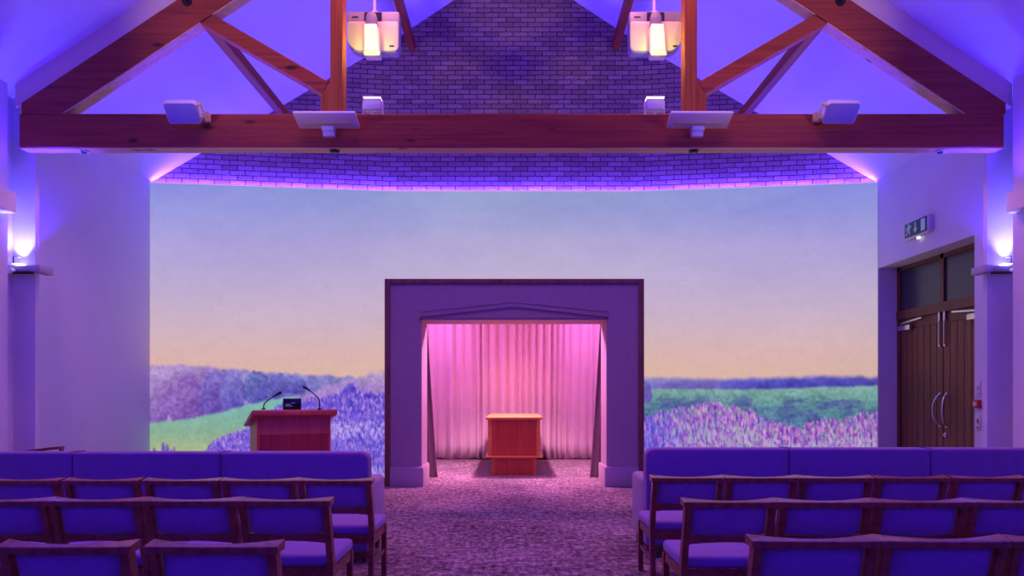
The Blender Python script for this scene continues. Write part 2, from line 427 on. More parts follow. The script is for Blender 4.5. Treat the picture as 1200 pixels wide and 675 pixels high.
def paint():
    sky_c = cgrad([(213, (143, 158, 205)), (250, (158, 162, 208)), (285, (176, 168, 208)), (320, (192, 176, 208)), (350, (200, 180, 205)),
                   (380, (208, 183, 195)), (405, (216, 185, 180)), (425, (222, 185, 170)), (440, (226, 186, 165))], VV)
    sky_e = cgrad([(213, (130, 138, 220)), (250, (150, 152, 222)), (290, (172, 162, 218)), (330, (188, 172, 212)), (360, (200, 178, 205)),
                   (390, (212, 182, 192)), (412, (220, 182, 178)), (428, (222, 182, 172)), (440, (222, 182, 165))], VV)
    e = np.clip(np.abs(UU-600)/430, 0, 1)**1.3; e = e[..., None]
    img = sky_c*(1-e)+sky_e*e
    rg = np.clip((UU-940)/88, 0, 1)[..., None]*np.clip((VV-300)/60, 0, 1)[..., None]
    img = img*(1-.10*rg) + np.array((175, 175, 175))*.10*rg
    n = vnoise(W_, H_, 120, 40, 4, 1)-.5; n2 = vnoise(W_, H_, 16, 8, 3, 2)-.5
    cl = np.clip((430-VV)/200, 0, 1)
    img += (n*26*cl)[..., None]*np.array((1, .9, .5)) + (n2*7)[..., None]
    def blend(c, m): 
        nonlocal img
        img = img*(1-m[..., None])+np.asarray(c)*m[..., None]
    sm = lambda a, b, x: np.clip((x-a)/(b-a), 0, 1)**2*(3-2*np.clip((x-a)/(b-a), 0, 1))
    left = UU < 602
    fn = vnoise(W_, H_, 3, 3, 2, 3)-.5; mn = vnoise(W_, H_, 12, 10, 3, 4)-.5; jag = vnoise(W_, 1, 9, 1, 3, 5)[0]-.5
    # ---- left: hedge
    top = np.interp(UU[0], [173, 240, 300, 345, 400, 452], [426, 429, 433, 437, 439, 440])+jag*5
    fade = sm(0, 5, VV-top[None, :])
    hue = cgrad([(173, (175, 140, 195)), (230, (150, 115, 190)), (290, (128, 118, 195)), (340, (105, 110, 190)), (400, (125, 120, 195)), (452, (150, 130, 200))], UU)
    mist = np.clip(1-(VV-top[None, :])/26, 0, 1)[..., None]
    hc = hue*(1-.35*mist)+np.array((190, 172, 210))*.35*mist + (mn*60+fn*38)[..., None]
    blend_m = fade*left
    img = img*(1-blend_m[..., None])+hc*blend_m[..., None]
    # rounded bushes
    for (bxx, by, br, bh, c, sh) in ((180, 472, 16, 34, (180, 150, 208), (120, 80, 170)), (213, 470, 22, 34, (158, 118, 195), (112, 74, 165)),
                                 (250, 466, 22, 32, (128, 112, 195), (90, 62, 165)), (268, 462, 15, 26, (135, 130, 205), (88, 75, 175)),
                                 (296, 455, 16, 20, (112, 125, 190), (75, 72, 165)), (322, 453, 14, 15, (112, 112, 190), (82, 78, 168)), (342, 451, 14, 11, (112, 112, 192), (88, 82, 172))):
        rx = (UU-bxx)/br; ry = (VV-by)/bh; rr = rx*rx+ry*ry + fn*.5
        m = np.clip((1.05-rr)*4, 0, 1)*left*.9
        sh_ = np.clip(.55+ry*.5+rx*.25, 0, 1)[..., None]
        c2 = np.array(c)*(1-sh_)+np.array(sh)*sh_+(fn*55+mn*25)[..., None]
        img = img*(1-m[..., None])+c2*m[..., None]
    # green meadow on the left
    gt = np.interp(UU[0], [173, 210, 250, 300, 340, 452], [493, 491, 483, 470, 464, 462])+jag*2
    m = sm(-2, 3, VV-gt[None, :])*left
    gc = cgrad([(463, (125, 190, 180)), (485, (128, 182, 165)), (505, (140, 180, 150)), (525, (172, 188, 135)), (562, (150, 170, 130))], VV)+(fn*18+mn*16)[..., None]
    img = img*(1-m[..., None])+gc*m[..., None]
    # pale misty shrubs in front of the arch, left
    t2 = np.interp(UU[0], [173, 322, 348, 380, 410, 430, 452], [600, 474, 460, 449, 441, 435, 432])+jag*6
    m = sm(0, 8, VV-t2[None, :])*left
    c2 = cgrad([(430, (190, 172, 205)), (450, (172, 140, 200)), (480, (150, 115, 200))], VV)+(fn*45+mn*35)[..., None]
    img = img*(1-m[..., None])+c2*m[..., None]
    # lavender on the left: dense blue violet field with pale tips
    lt = np.interp(UU[0], [173, 228, 245, 280, 300, 324, 360, 388, 405, 412, 420, 435, 452], [700, 540, 516, 503, 492, 474, 468, 464, 452, 447, 456, 462, 460])+jag*8
    m = np.clip((VV-lt[None, :])/3, 0, 1)*left
    c2 = cgrad([(447, (82, 68, 190)), (485, (92, 80, 205)), (520, (98, 86, 212)), (562, (104, 90, 208))], VV)+(fn*80+mn*40)[..., None]*np.array((1, .9, .7))
    img = img*(1-m[..., None])+c2*m[..., None]
    # ---- right: far hedge, meadow, lavender
    right = UU >= 602
    ht = np.interp(UU[0], [754, 800, 850, 940, 1000, 1028], [440, 441, 442, 440, 439, 441])+jag*3
    m = sm(-1, 6, VV-ht[None, :])*right
    ch = cgrad([(754, (120, 112, 185)), (845, (110, 98, 180)), (850, (88, 84, 185)), (930, (80, 78, 185)), (1028, (70, 60, 160))], UU)
    ch = ch+(mn*50+fn*25)[..., None]+np.clip(450-VV, 0, 12)[..., None]*np.array((2.5, 3.0, 1.5))
    img = img*(1-m[..., None])+ch*m[..., None]
    ft = np.interp(UU[0], [754, 900, 1028], [456, 456, 452])+jag*2
    m = sm(-2, 2, VV-ft[None, :])*right
    big = vnoise(W_, H_, 26, 9, 4, 8); pat = np.clip((big-.45)*5, 0, 1)*sm(460, 470, VV)
    cg = cgrad([(452, (130, 172, 160)), (465, (112, 162, 152)), (480, (88, 138, 148)), (500, (80, 122, 155))], VV)
    cg = cg*(1-pat[..., None]*.75)+np.array((72, 82, 150))*pat[..., None]*.75+(fn*45+mn*30)[..., None]
    img = img*(1-m[..., None])+cg*m[..., None]
    # round shrub at the arch
    rr = ((UU-757)/9)**2+((VV-460)/14)**2+fn*.4; mm = np.clip((1-rr)*3, 0, 1)*right
    img = img*(1-mm[..., None])+(np.array((108, 95, 185))+(fn*40)[..., None])*mm[..., None]
    lt = np.interp(UU[0], [754, 775, 800, 835, 860, 890, 920, 940, 970, 1000, 1015, 1028], [492, 488, 482, 474, 478, 490, 500, 503, 496, 490, 484, 490])+jag*10
    m = np.clip((VV-lt[None, :]-4)/8, 0, 1)*right*.9
    wl = np.clip((UU-790)/70, 0, 1)[..., None]
    cb = (np.array((105, 90, 215))*(1-wl)+np.array((165, 140, 195))*wl)+(fn*90+mn*40)[..., None]
    img = img*(1-m[..., None])+cb*m[..., None]
    # spikes of flowers: small tapering clusters of dabs
    def spike(u, v, hgt, wid, col, alpha):
        x0, x1 = int(u-wid-PW0), int(u+wid+2-PW0); y0, y1 = int(v-PV0), int(v+hgt-PV0)+1
        x0 = max(x0, 0); x1 = min(x1, W_); y0 = max(y0, 0); y1 = min(y1, H_)
        if x1 <= x0 or y1 <= y0: return
        Y, X = np.mgrid[y0:y1, x0:x1]
        t = (Y+PV0-v)/hgt; ww = wid*np.sin(np.clip(t*.85+.12, 0, 1)*PI)**.7
        mk = np.clip(1.2-np.abs(X+PW0-u)/np.maximum(ww, .4), 0, 1)*(.45+.55*rng.random(X.shape))*alpha
        img[y0:y1, x0:x1] = img[y0:y1, x0:x1]*(1-mk[..., None])+np.asarray(col)*mk[..., None]
    pal_l = [(92, 64, 200), (114, 84, 222), (150, 115, 232), (205, 172, 238), (74, 48, 168), (182, 132, 222)]
    pal_r = [(172, 78, 195), (205, 115, 208), (130, 50, 180), (235, 172, 222), (105, 40, 165), (185, 190, 180), (135, 165, 160)]
    pal_b = [(95, 75, 215), (125, 100, 230), (80, 60, 190), (170, 140, 235)]
    ltl = np.interp(np.arange(PW0, PW1+1), [173, 228, 245, 280, 300, 324, 360, 388, 405, 412, 420, 435, 452], [700, 540, 516, 503, 492, 474, 468, 464, 452, 447, 456, 462, 460])
    N = 5200
    ys = np.sort(rng.random(N))
    for i in range(N):
        u = rng.uniform(228, 452); base = ltl[int(u)-PW0]; v = base-3+ys[i]*(562-base)
        a = .75; c = pal_l[rng.integers(len(pal_l))]
        if 493 < v < 512 and u > 380 and rng.random() < .6: c = (210, 180, 242)
        if v > 545: c = (190, 165, 235) if rng.random() < .6 else c
        spike(u, v, rng.uniform(2.5, 6.5), rng.uniform(.9, 1.9), c, a)
    N = 4600; ys = np.sort(rng.random(N))
    for i in range(N):
        u = rng.uniform(754, 1028); base = lt[int(u)-PW0]-6; v = base+ys[i]**1.15*(545-base)
        blue = rng.random() < np.clip((815-u)/60, .12, .9)
        c = (pal_b if blue else pal_r)[rng.integers(4 if blue else 7)]
        if not blue and v > base+22 and rng.random() < .45: c = (175, 175, 195)
        spike(u, v, rng.uniform(3.5, 9), rng.uniform(.9, 2.0), c, .85)
    for (u, v) in ((178, 521), (189, 516), (193, 519), (199, 521), (212, 528)):
        for q in range(4): spike(u+rng.uniform(-2, 2), v+rng.uniform(-1, 6), 12, 2.2, (110, 75, 190), .8)
    return np.clip(img, 0, 255)
IMG = paint()/255.
LIN = np.where(IMG <= .04045, IMG/12.92, ((IMG+.055)/1.055)**2.4)

def mural_mat():
    t = NT('projected_lavender_picture')
    at = t.add('ShaderNodeAttribute'); at.attribute_name = 'picture'
    v = t.coords((6, 6, 6)); n = t.noise(v, 3, 4)
    mx = t.add('ShaderNodeMix', data_type='RGBA', blend_type='MULTIPLY'); mx.inputs['Factor'].default_value = 1
    t.link(at.outputs['Color'], mx.inputs['A'])
    t.link(t.ramp(n.outputs['Fac'], [(.3, (.965, .965, .965)), (.7, (1.02, 1.02, 1.02))]), mx.inputs['B'])
    t.b.inputs['Base Color'].default_value = (.06, .06, .06, 1); t.b.inputs['Roughness'].default_value = .9
    t.b.inputs['Specular IOR Level'].default_value = .1
    t.link(mx.outputs['Result'], t.b.inputs['Emission Color']); t.b.inputs['Emission Strength'].default_value = MURAL
    return t.m
MURAL = .95

def mural():
    us = np.arange(PW0, PW1+1)                     # one column per picture unit
    SCC, SCE = F/YC, F/YE
    # plan position of each column
    def plan(u):
        if 452 <= u <= 752: return ((u-602)/SCC, YC)
        s = -1 if u < 452 else 1
        t = (452-u)/(452-173.) if s < 0 else (u-752)/(1028-752.)
        return (s*lerp(XB, W-.012, t), lerp(YC, YE, t))
    vs_full = np.concatenate([np.arange(213, 424, 3.0), np.arange(424, 563, 1.0)])
    def piece(u0, u1, vmax, verts, cols, faces):
        base = len(verts); cs = list(range(u0, u1+1)); rows = [v for v in vs_full if v <= vmax]
        for v in rows:
            z = MT-(v-213)/(562-213.)*(MT-.10) if False else CH+(462-v)/SCC*1.0
            z = min(z, MT)
            for u in cs:
                x, y = plan(u); verts.append((x, y, z)); cols.append(LIN[int(min(v, PV1))-PV0, u-PW0])
        n = len(cs)
        for r in range(len(rows)-1):
            for c in range(n-1):
                a = base+r*n+c; faces.append((a, a+n, a+n+1, a+1))
    verts, cols, faces = [], [], []
    piece(173, 452, 562, verts, cols, faces); piece(452, 752, 330, verts, cols, faces); piece(752, 1028, 562, verts, cols, faces)
    me = bpy.data.meshes.new('mural'); me.from_pydata(verts, [], faces)
    ca = me.color_attributes.new('picture', 'FLOAT_COLOR', 'POINT')
    arr = np.ones((len(verts), 4), np.float32); arr[:, :3] = np.array(cols); ca.data.foreach_set('color', arr.ravel())
    me.materials.append(mural_mat())
    o = bpy.data.objects.new('mural', me); COL.objects.link(o)
    tag(o, 'wide glowing picture of a lavender field under a pastel sunset sky', 'mural')
    md = o.modifiers.new('thick', 'SOLIDIFY'); md.thickness = .03; md.offset = -1
    # carrier panels behind the picture
    bm = bm_new()
    for pts in ([(-W+.012, YE), (-XB, YC)], [(XB, YC), (W-.012, YE)]):
        (xa, ya), (xb, yb) = pts
        v = [bm.verts.new(c) for c in ((xa, ya+.035, .1), (xb, yb+.035, .1), (xb, yb+.075, .1), (xa, ya+.075, .1), (xa, ya+.035, MT), (xb, yb+.035, MT), (xb, yb+.075, MT), (xa, ya+.075, MT))]
        for f in ((0, 3, 2, 1), (4, 5, 6, 7), (0, 1, 5, 4), (1, 2, 6, 5), (2, 3, 7, 6), (3, 0, 4, 7)): bm.faces.new([v[i] for i in f])
    bx(bm, -XB, XB, YC+.035, YC+.075, 3.165, MT)
    obj('backing', bm, 'plaster', o, 0)
mural()
bm = bm_new()
for pts in ([(-W, YE), (-XB, YC)], [(XB, YC), (W, YE)]):
    (xa, ya), (xb, yb) = pts
    v = [bm.verts.new(c) for c in ((xa, ya-.015, 0), (xb, yb-.015, 0), (xb, yb+.09, 0), (xa, ya+.09, 0), (xa, ya-.015, .1), (xb, yb-.015, .1), (xb, yb+.09, .1), (xa, ya+.09, .1))]
    for f in ((0, 3, 2, 1), (4, 5, 6, 7), (0, 1, 5, 4), (1, 2, 6, 5), (2, 3, 7, 6), (3, 0, 4, 7)): bm.faces.new([v[i] for i in f])
struct('baseboard_back', bm, 'door_frame')

# ------------------------------------------------------------------ arch
AY = 10.36; ka = AY/F
def ax(px): return (px-CX)*ka
def az(py): return CH+(CY-py)*ka
ar = thing('archway', 'mauve fabric archway with dark wood border framing the pink curtained alcove', 'archway', (0, AY, 0))
AX0, AX1, AZ = ax(451), ax(754.5), az(327)
fx0, fx1, fz = ax(457.5), ax(748), az(333)
ox0, ox1, oz = ax(491.8), ax(713), az(372.5)
bm = bm_new()
bx(bm, AX0, fx0, AY-.03, AY+.5, 0, AZ, .008); bx(bm, fx1, AX1, AY-.03, AY+.5, 0, AZ, .008); bx(bm, fx0, fx1, AY-.03, AY+.5, fz, AZ, .008)
tobj('border', bm, 'arch_wood', ar, 40)
bm = bm_new()
bx(bm, fx0, ox0, AY, AY+.7, 0, fz); bx(bm, ox1, fx1, AY, AY+.7, 0, fz); bx(bm, ox0, ox1, AY, AY+.7, oz, fz)
tobj('fabric_panel', bm, 'facade', ar)
bm = bm_new()                                    # low pointed hood mould above the opening
def chev(bm, z_e, z_c, th, y0, y1):
    xm = (ox0+ox1)/2
    prism(bm, [(ox0, z_e), (xm, z_c), (ox1, z_e), (ox1, z_e+th), (xm, z_c+th), (ox0, z_e+th)], 'y', y0, y1)
chev(bm, az(371.5), az(359.5), .075, AY-.035, AY+.01); chev(bm, az(366), az(354.5), .018, AY-.05, AY+.01)
tobj('hood_mould', bm, 'facade', ar)
bm = bm_new()
bx(bm, ox0-.002, ox0+.028, AY+.02, AY+.66, 0, oz); bx(bm, ox1-.028, ox1+.002, AY+.02, AY+.66, 0, oz); bx(bm, ox0, ox1, AY+.02, AY+.66, oz-.028, oz+.002)
tobj('lining', bm, 'plinth', ar)
for (a, b, s) in ((fx0, ox0+.06, 1), (ox1-.06, fx1, -1)):
    bm = bm_new(); z1 = .30
    bx(bm, a, b, AY-.05, AY+.72, 0, z1-.02, .004)
    bx(bm, a, b-.015 if s > 0 else b, AY-.035, AY+.71, z1-.03, z1, .008)
    tobj('plinth', bm, 'plinth', ar, 40)

# ------------------------------------------------------------------ alcove contents
def cloth(name, x0, x1, z0, z1, yfun, mat, nx, nz, wav=0):
    bm = bm_new(); g = []
    for j in range(nz+1):
        t = j/nz; row = []
        for i in range(nx+1):
            s = i/nx; xa, xb = (x0(t), x1(t)) if callable(x0) else (x0, x1)
            x = xa+(xb-xa)*s; z = z0+(z1-z0)*t
            if j == 0 and wav: z += wav*math.sin(s*70)+wav*.6*math.sin(s*23)
            row.append(bm.verts.new((x, yfun(s, t), z)))
        g.append(row)
    for j in range(nz):
        for i in range(nx): bm.faces.new((g[j][i], g[j][i+1], g[j+1][i+1], g[j+1][i]))
    o = obj(name, bm, mat, None, 180)
    md = o.modifiers.new('thick', 'SOLIDIFY'); md.thickness = .006; md.offset = 0
    return o
ph = []; acc = 0
random.seed(5)
NP = 24
wid = [random.uniform(.6, 1.5) for _ in range(NP)]; tw = sum(wid); edges = [0]
for w_ in wid: edges.append(edges[-1]+w_/tw)
amps = [random.uniform(.06, .16) for _ in range(NP)]
def pleat(s, t):
    import bisect
    i = min(NP-1, max(0, bisect.bisect_right(edges, s)-1))
    u = (s-edges[i])/(edges[i+1]-edges[i])
    y = -amps[i]*math.sin(u*PI)**1.3*(1-.25*t)
    y += .007*math.sin(u*2*PI*2+i)*(.4+.6*(1-t)) + .02*noise.noise(Vector((s*14, t*1.2, 3)))
    return 14.75+y
tag(cloth('curtain', -2.05, 2.05, .02, 3.15, pleat, 'curtain', 520, 10, .008), 'full pink pleated curtain across the back of the alcove', 'curtain')
for s, lab in ((-1, 'grey mauve drape gathered at the lectern side of the alcove opening'), (1, 'grey mauve drape gathered at the door side of the alcove opening')):
    x0 = (lambda t, s=s: s*1.72); x1 = (lambda t, s=s: s*lerp(1.265, 1.47, t**.9))
    f = lambda q, t: 11.35+.03*math.sin(q*PI*7)+.12*(1-q)
    tag(cloth('drape', x0, x1, .015, 3.1, f, 'drape', 60, 24), lab, 'drape', 'side drapes of the alcove')
# rug
bm = bm_new(); bx(bm, -.62, .63, 11.52, 14.5, 0, .008, .004, 1); tag(obj('rug', bm, 'rug'), 'dark patterned rug lying under the wooden catafalque', 'rug')
# catafalque
cy0, cy1 = 11.67, 14.3
ct = thing('catafalque', 'orange red wooden catafalque with wide top in the curtained alcove', 'catafalque', (PX(602.5, 11.67), cy0, .008))
def oct_(hw, y0, y1, c): return [(-hw+c, y0), (hw-c, y0), (hw, y0+c), (hw, y1-c), (hw-c, y1), (-hw+c, y1), (-hw, y1-c), (-hw, y0+c)]
bm = bm_new(); prism(bm, oct_(.385, .03, 2.5, .05), 'z', 0, .30); obj('base', bm, 'cata_wood', ct)
bm = bm_new(); prism(bm, oct_(.49, -.02, 2.58, .07), 'z', .30, .335, .008); obj('moulding', bm, 'cata_trim', ct)
bm = bm_new(); prism(bm, oct_(.445, .02, 2.54, .055), 'z', .335, .955); obj('body', bm, 'cata_wood', ct)
bm = bm_new(); prism(bm, oct_(.49, -.02, 2.58, .07), 'z', .955, 1.0, .01); obj('top', bm, 'cata_trim', ct)
for s in (-1, 1):
    bm = bm_new(); bx(bm, s*.415-.035, s*.415+.035, .012, .05, .335, .955, .012); obj('lit_corner_strip', bm, 'cata_trim', ct)  # brighter wood stands in for warm light on the chamfered corners

# ------------------------------------------------------------------ door
dr = bpy.data.objects.new('door_1', None); COL.objects.link(dr); dr['kind'] = 'structure'; dr['label'] = 'dark planked double door with glazed panels above'
dr.location = (DX, 9.12, 0)
ym = 9.12; DT = 2.50
bm = bm_new(); fw = .07
bx(bm, DX-.02, DX+.06, D0, D0+fw, 0, DZ); bx(bm, DX-.02, DX+.06, D1-fw, D1, 0, DZ); bx(bm, DX-.02, DX+.06, D0, D1, DZ-.06, DZ)
bx(bm, DX-.03, DX+.06, D0, D1, DT, DT+.13); bx(bm, DX-.02, DX+.06, ym-.035, ym+.035, DT+.1, DZ)
tobj('frame', bm, 'door_frame', dr, 0)
for (a, b) in ((D0+fw, ym-.035), (ym+.035, D1-fw)):
    bm = bm_new(); bx(bm, DX+.005, DX+.02, a, b, DT+.13, DZ-.06); tobj('transom_pane', bm, 'glass', dr, 0)
for i, (a, b, s) in enumerate(((D0+fw+.003, ym-.003, 1), (ym+.003, D1-fw-.003, -1))):
    bm = bm_new(); bx(bm, DX+.014, DX+.05, a, b, .01, DT-.005)
    bx(bm, DX+.004, DX+.016, a, b, DT-.14, DT-.005)
    n = 7; st = (b-a-.0)/n
    for q in range(n): bx(bm, DX, DX+.016, a+q*st+.005, a+(q+1)*st-.005, .012, DT-.145, .004, 1)
    lf = tobj('door_leaf', bm, 'door_wood', dr, 0)
    lf_o = dr.location
    yh = ym - s*.055
    bm = bm_new(); tube(bm, [(DX-.004, yh, 2.06), (DX-.022, yh, 2.06), (DX-.022, yh, 2.5)], .012); disc(bm, (DX-.012, yh, 2.06), .022, .022, 'x')
    bx(bm, DX-.03, DX-.004, yh-.02, yh+.02, 2.38, 2.5, .004)
    tobj('bolt', bm, 'steel', lf, 40)
    bm = bm_new(); pts = []
    yh = ym - s*.07
    for q in range(13):
        t = q/12; pts.append((DX-.005-.075*math.sin(t*PI)**.6, yh - s*.035*math.sin(t*PI), .98+t*.42))
    tube(bm, pts, .013); disc(bm, (DX-.004, yh, .98), .025, .012, 'x'); disc(bm, (DX-.004, yh, 1.40), .025, .012, 'x')
    tobj('handle', bm, 'steel', lf, 40)
    yc = 8.42 if i == 0 else b-.16
    bm = bm_new(); bx(bm, DX-.06, DX, yc-.15, yc+.15, DT-.17, DT-.095, .006)
    tobj('door_closer', bm, 'steel', lf, 40)
    bm = bm_new(); e = .2*(1 if i == 0 else -1)
    bar(bm, [(DX-.055, yc-e*.3, DT-.07), (DX-.045, yc+e*2.2, DT-.03)], .03, .022, (1, 0, 0)); 
    tobj('closer_arm', bm, 'steel', lf, 0)
    if i == 0:
        bm = bm_new(); disc(bm, (DX-.004, ym-.05, .86), .03, .014, 'x'); disc(bm, (DX-.015, ym-.05, .86), .015, .02, 'x'); tobj('lock', bm, 'steel', lf, 40)

# exit sign
es = thing('exit_sign', 'green emergency exit sign with running man above the double door', 'exit sign', (W, 9.12, 3.50))
bm = bm_new(); bx(bm, -.07, 0, -.27, .27, .0, .24, .012); obj('housing', bm, 'white', es)
bm = bm_new(); bx(bm, -.074, -.068, -.25, .25, .03, .225, .002); fc = obj('face', bm, 'green', es)
bm = bm_new(); x0_, x1_ = -.0775, -.0735
def poly(bm, pts): prism(bm, pts, 'x', x0_, x1_)
# seen from the room the far end of the sign is its reading left
poly(bm, [(-.215, .05), (-.125, .05), (-.125, .205), (-.215, .205)]); obj('doorway_symbol', bm, 'pict', fc, 0); bm = bm_new()
poly(bm, [(-.012, .20), (.012, .20), (.012, .12), (.045, .12), (0, .055), (-.045, .12), (-.012, .12)]); obj('arrow_symbol', bm, 'pict', fc, 0); bm = bm_new()
disc(bm, (x0_+.002, .155, .195), .018, .004, 'x', 16)
poly(bm, [(.185, .165), (.135, .18), (.12, .14), (.15, .11), (.17, .115)])
poly(bm, [(.165, .12), (.14, .11), (.115, .085), (.135, .055), (.148, .062), (.138, .083)])
poly(bm, [(.172, .12), (.155, .105), (.185, .085), (.215, .055), (.228, .066), (.198, .096)])
poly(bm, [(.135, .175), (.105, .15), (.085, .165), (.092, .176), (.106, .166), (.128, .185)])
poly(bm, [(.18, .17), (.21, .15), (.205, .12), (.193, .123), (.196, .144), (.175, .155)])
obj('running_figure', bm, 'pict', fc, 0)
bm = bm_new(); disc(bm, (-.045, -.02, -.012), .022, .03, 'z', 16); obj('lamp', bm, emit('sign_lamp', (.8, .9, .9), 2), es)
# call point and small wall signs
cp = thing('wall_mounted_call_point', 'small red fire alarm call point on the wall beside the door', 'fire call point', (W, 7.985, 1.235))
bm = bm_new(); bx(bm, -.045, 0, -.05, .05, 0, .10, .006); obj('housing', bm, 'red', cp)
bm = bm_new(); bx(bm, -.049, -.043, -.028, .028, .025, .075, .002); obj('glass_pane', bm, 'cream', cp)
for z, c, nm, lab, parts in ((1.37, 'white', 'notice_sign', 'narrow white notice plate above the red call point', ((.0, .16, 'grey'),)),
                             (.98, 'red', 'notice_sign', 'narrow red and white notice strip below the red call point', ((.0, .14, 'red'),))):
    t = thing(nm, lab, 'sign', (W, 7.985, z), 0, None)
    bm = bm_new(); bx(bm, -.012, 0, -.035, .035, 0, .18 if c == 'white' else .17, .003); obj('plate', bm, 'white', t)
    bm = bm_new(); bx(bm, -.016, -.011, -.015, .015, .02, .04, .001); obj('symbol', bm, 'red' if c == 'red' else 'grey', t)
    bm = bm_new(); bx(bm, -.016, -.011, -.015, .015, .08, .13, .001); obj('symbol', bm, 'red' if c == 'red' else 'grey', t)

# ------------------------------------------------------------------ lights on the beam and piers
def prism_tf(bm, fn):
    for v in bm.verts: v.co = fn(v.co)
for s, xc, lab in ((-1, PX(383, 7.12), 'white flat uplighter panel on the beam below the lectern-side post'), (1, PX(819.5, 7.12), 'white flat uplighter panel on the beam below the door-side post')):
    t = thing('uplighter', lab, 'light fitting', (xc, yt0, CH+2.86), 0, 'flat uplighters on the beam')
    R = Matrix.Rotation(rad(-17), 4, 'X')
    bm = bm_new(); box(bm, (s*-.0, -.13, .0), (.64, .24, .03), R, .004); obj('panel', bm, 'white', t)
    bm = bm_new(); box(bm, (s*-.0, -.10, -.024), (.50, .05, .012), R, .003); obj('reflector_strip', bm, 'cream', t)
    bm = bm_new(); box(bm, (0, -.05, -.07), (.13, .10, .05), None, .006); box(bm, (0, -.035, -.115), (.12, .07, .06), None, .006); obj('bracket', bm, 'white', t)
    bm = bm_new(); box(bm, (0, -.13, .018), (.5, .14, .008), R, .002); obj('diffuser', bm, 'grey', t)
for s, xc, lab in ((-1, PX(214, 7.1), 'tilted white speaker with rounded corners on the beam by the lectern-side rafter'), (1, PX(985.5, 7.1), 'tilted white speaker with rounded corners on the beam by the door-side rafter')):
    t = thing('beam_speaker', lab, 'speaker', (xc, yt0, CH+2.93), 0, 'flat speakers on the beam')
    R = Matrix.Rotation(rad(-42), 4, 'X')
    bm = bm_new(); hw, hh, r = .17, .115, .035; pts = []
    for (cx_, cy_, a0) in ((hw-r, hh-r, 0), (-hw+r, hh-r, 90), (-hw+r, -hh+r, 180), (hw-r, -hh+r, 270)):
        for q in range(6): a = rad(a0+q*18); pts.append((cx_+r*math.cos(a), cy_+r*math.sin(a)))
    prism(bm, pts, 'z', -.035, .03, .006)
    prism_tf(bm, lambda c: R @ c + Vector((0, -.14, .01))); obj('housing', bm, 'white', t)
    bm = bm_new()
    pts2 = [(p[0]*.94, p[1]*.92) for p in pts]; prism(bm, pts2, 'z', -.04, -.03)
    prism_tf(bm, lambda c: R @ c + Vector((0, -.14, .01))); obj('grille', bm, 'grille', t)
    bm = bm_new(); xs = -s*.20
    for yy in (-.08, .05): box(bm, R @ Vector((xs-s*-.01, yy, .0)) + Vector((0, -.14, .01)), (.05, .02, .05), R, .004)
    box(bm, R @ Vector((xs+s*-.015, 0, .0)) + Vector((0, -.14, .01)), (.012, .20, .04), R, .003)
    bx(bm, xs-.03, xs+.03, -.06, 0, -.05, .05, .004); obj('bracket', bm, 'cream', t)
# bracketed small lamps standing on the beam
for s, xc, lab in ((-1, PX(436.5, 7.3), 'small bracketed lamp on the beam beside the lectern-side post'), (1, PX(767.5, 7.3), 'small bracketed lamp on the beam beside the door-side post')):
    t = thing('beam_lamp', lab, 'lamp', (xc, 7.33, BT), 0, 'small lamps on the beam')
    bm = bm_new()
    for q in (-1, 1): bx(bm, q*.103-.006, q*.103+.006, -.02, .02, 0, .16, .002)
    bx(bm, -.11, .11, -.02, .02, 0, .006, .002); obj('bracket', bm, 'white', t)
    bm = bm_new(); bx(bm, -.095, .095, -.06, .06, .06, .175, .012); obj('housing', bm, 'white', t)
    bm = bm_new(); bx(bm, -.095, .095, -.066, .05, .176, .19, .004); obj('lamp', bm, emit('beam_lamp_glow', (1, .8, .75), 2.2 if s > 0 else 1.0), t)
    bm = bm_new(); tube(bm, [(-.08, -.03, .055), (-.02, -.03, .03), (.03, -.03, .008)], .006); tube(bm, [(.0, -.03, .05), (.08, -.03, .03)], .005); obj('cable', bm, 'white', t)
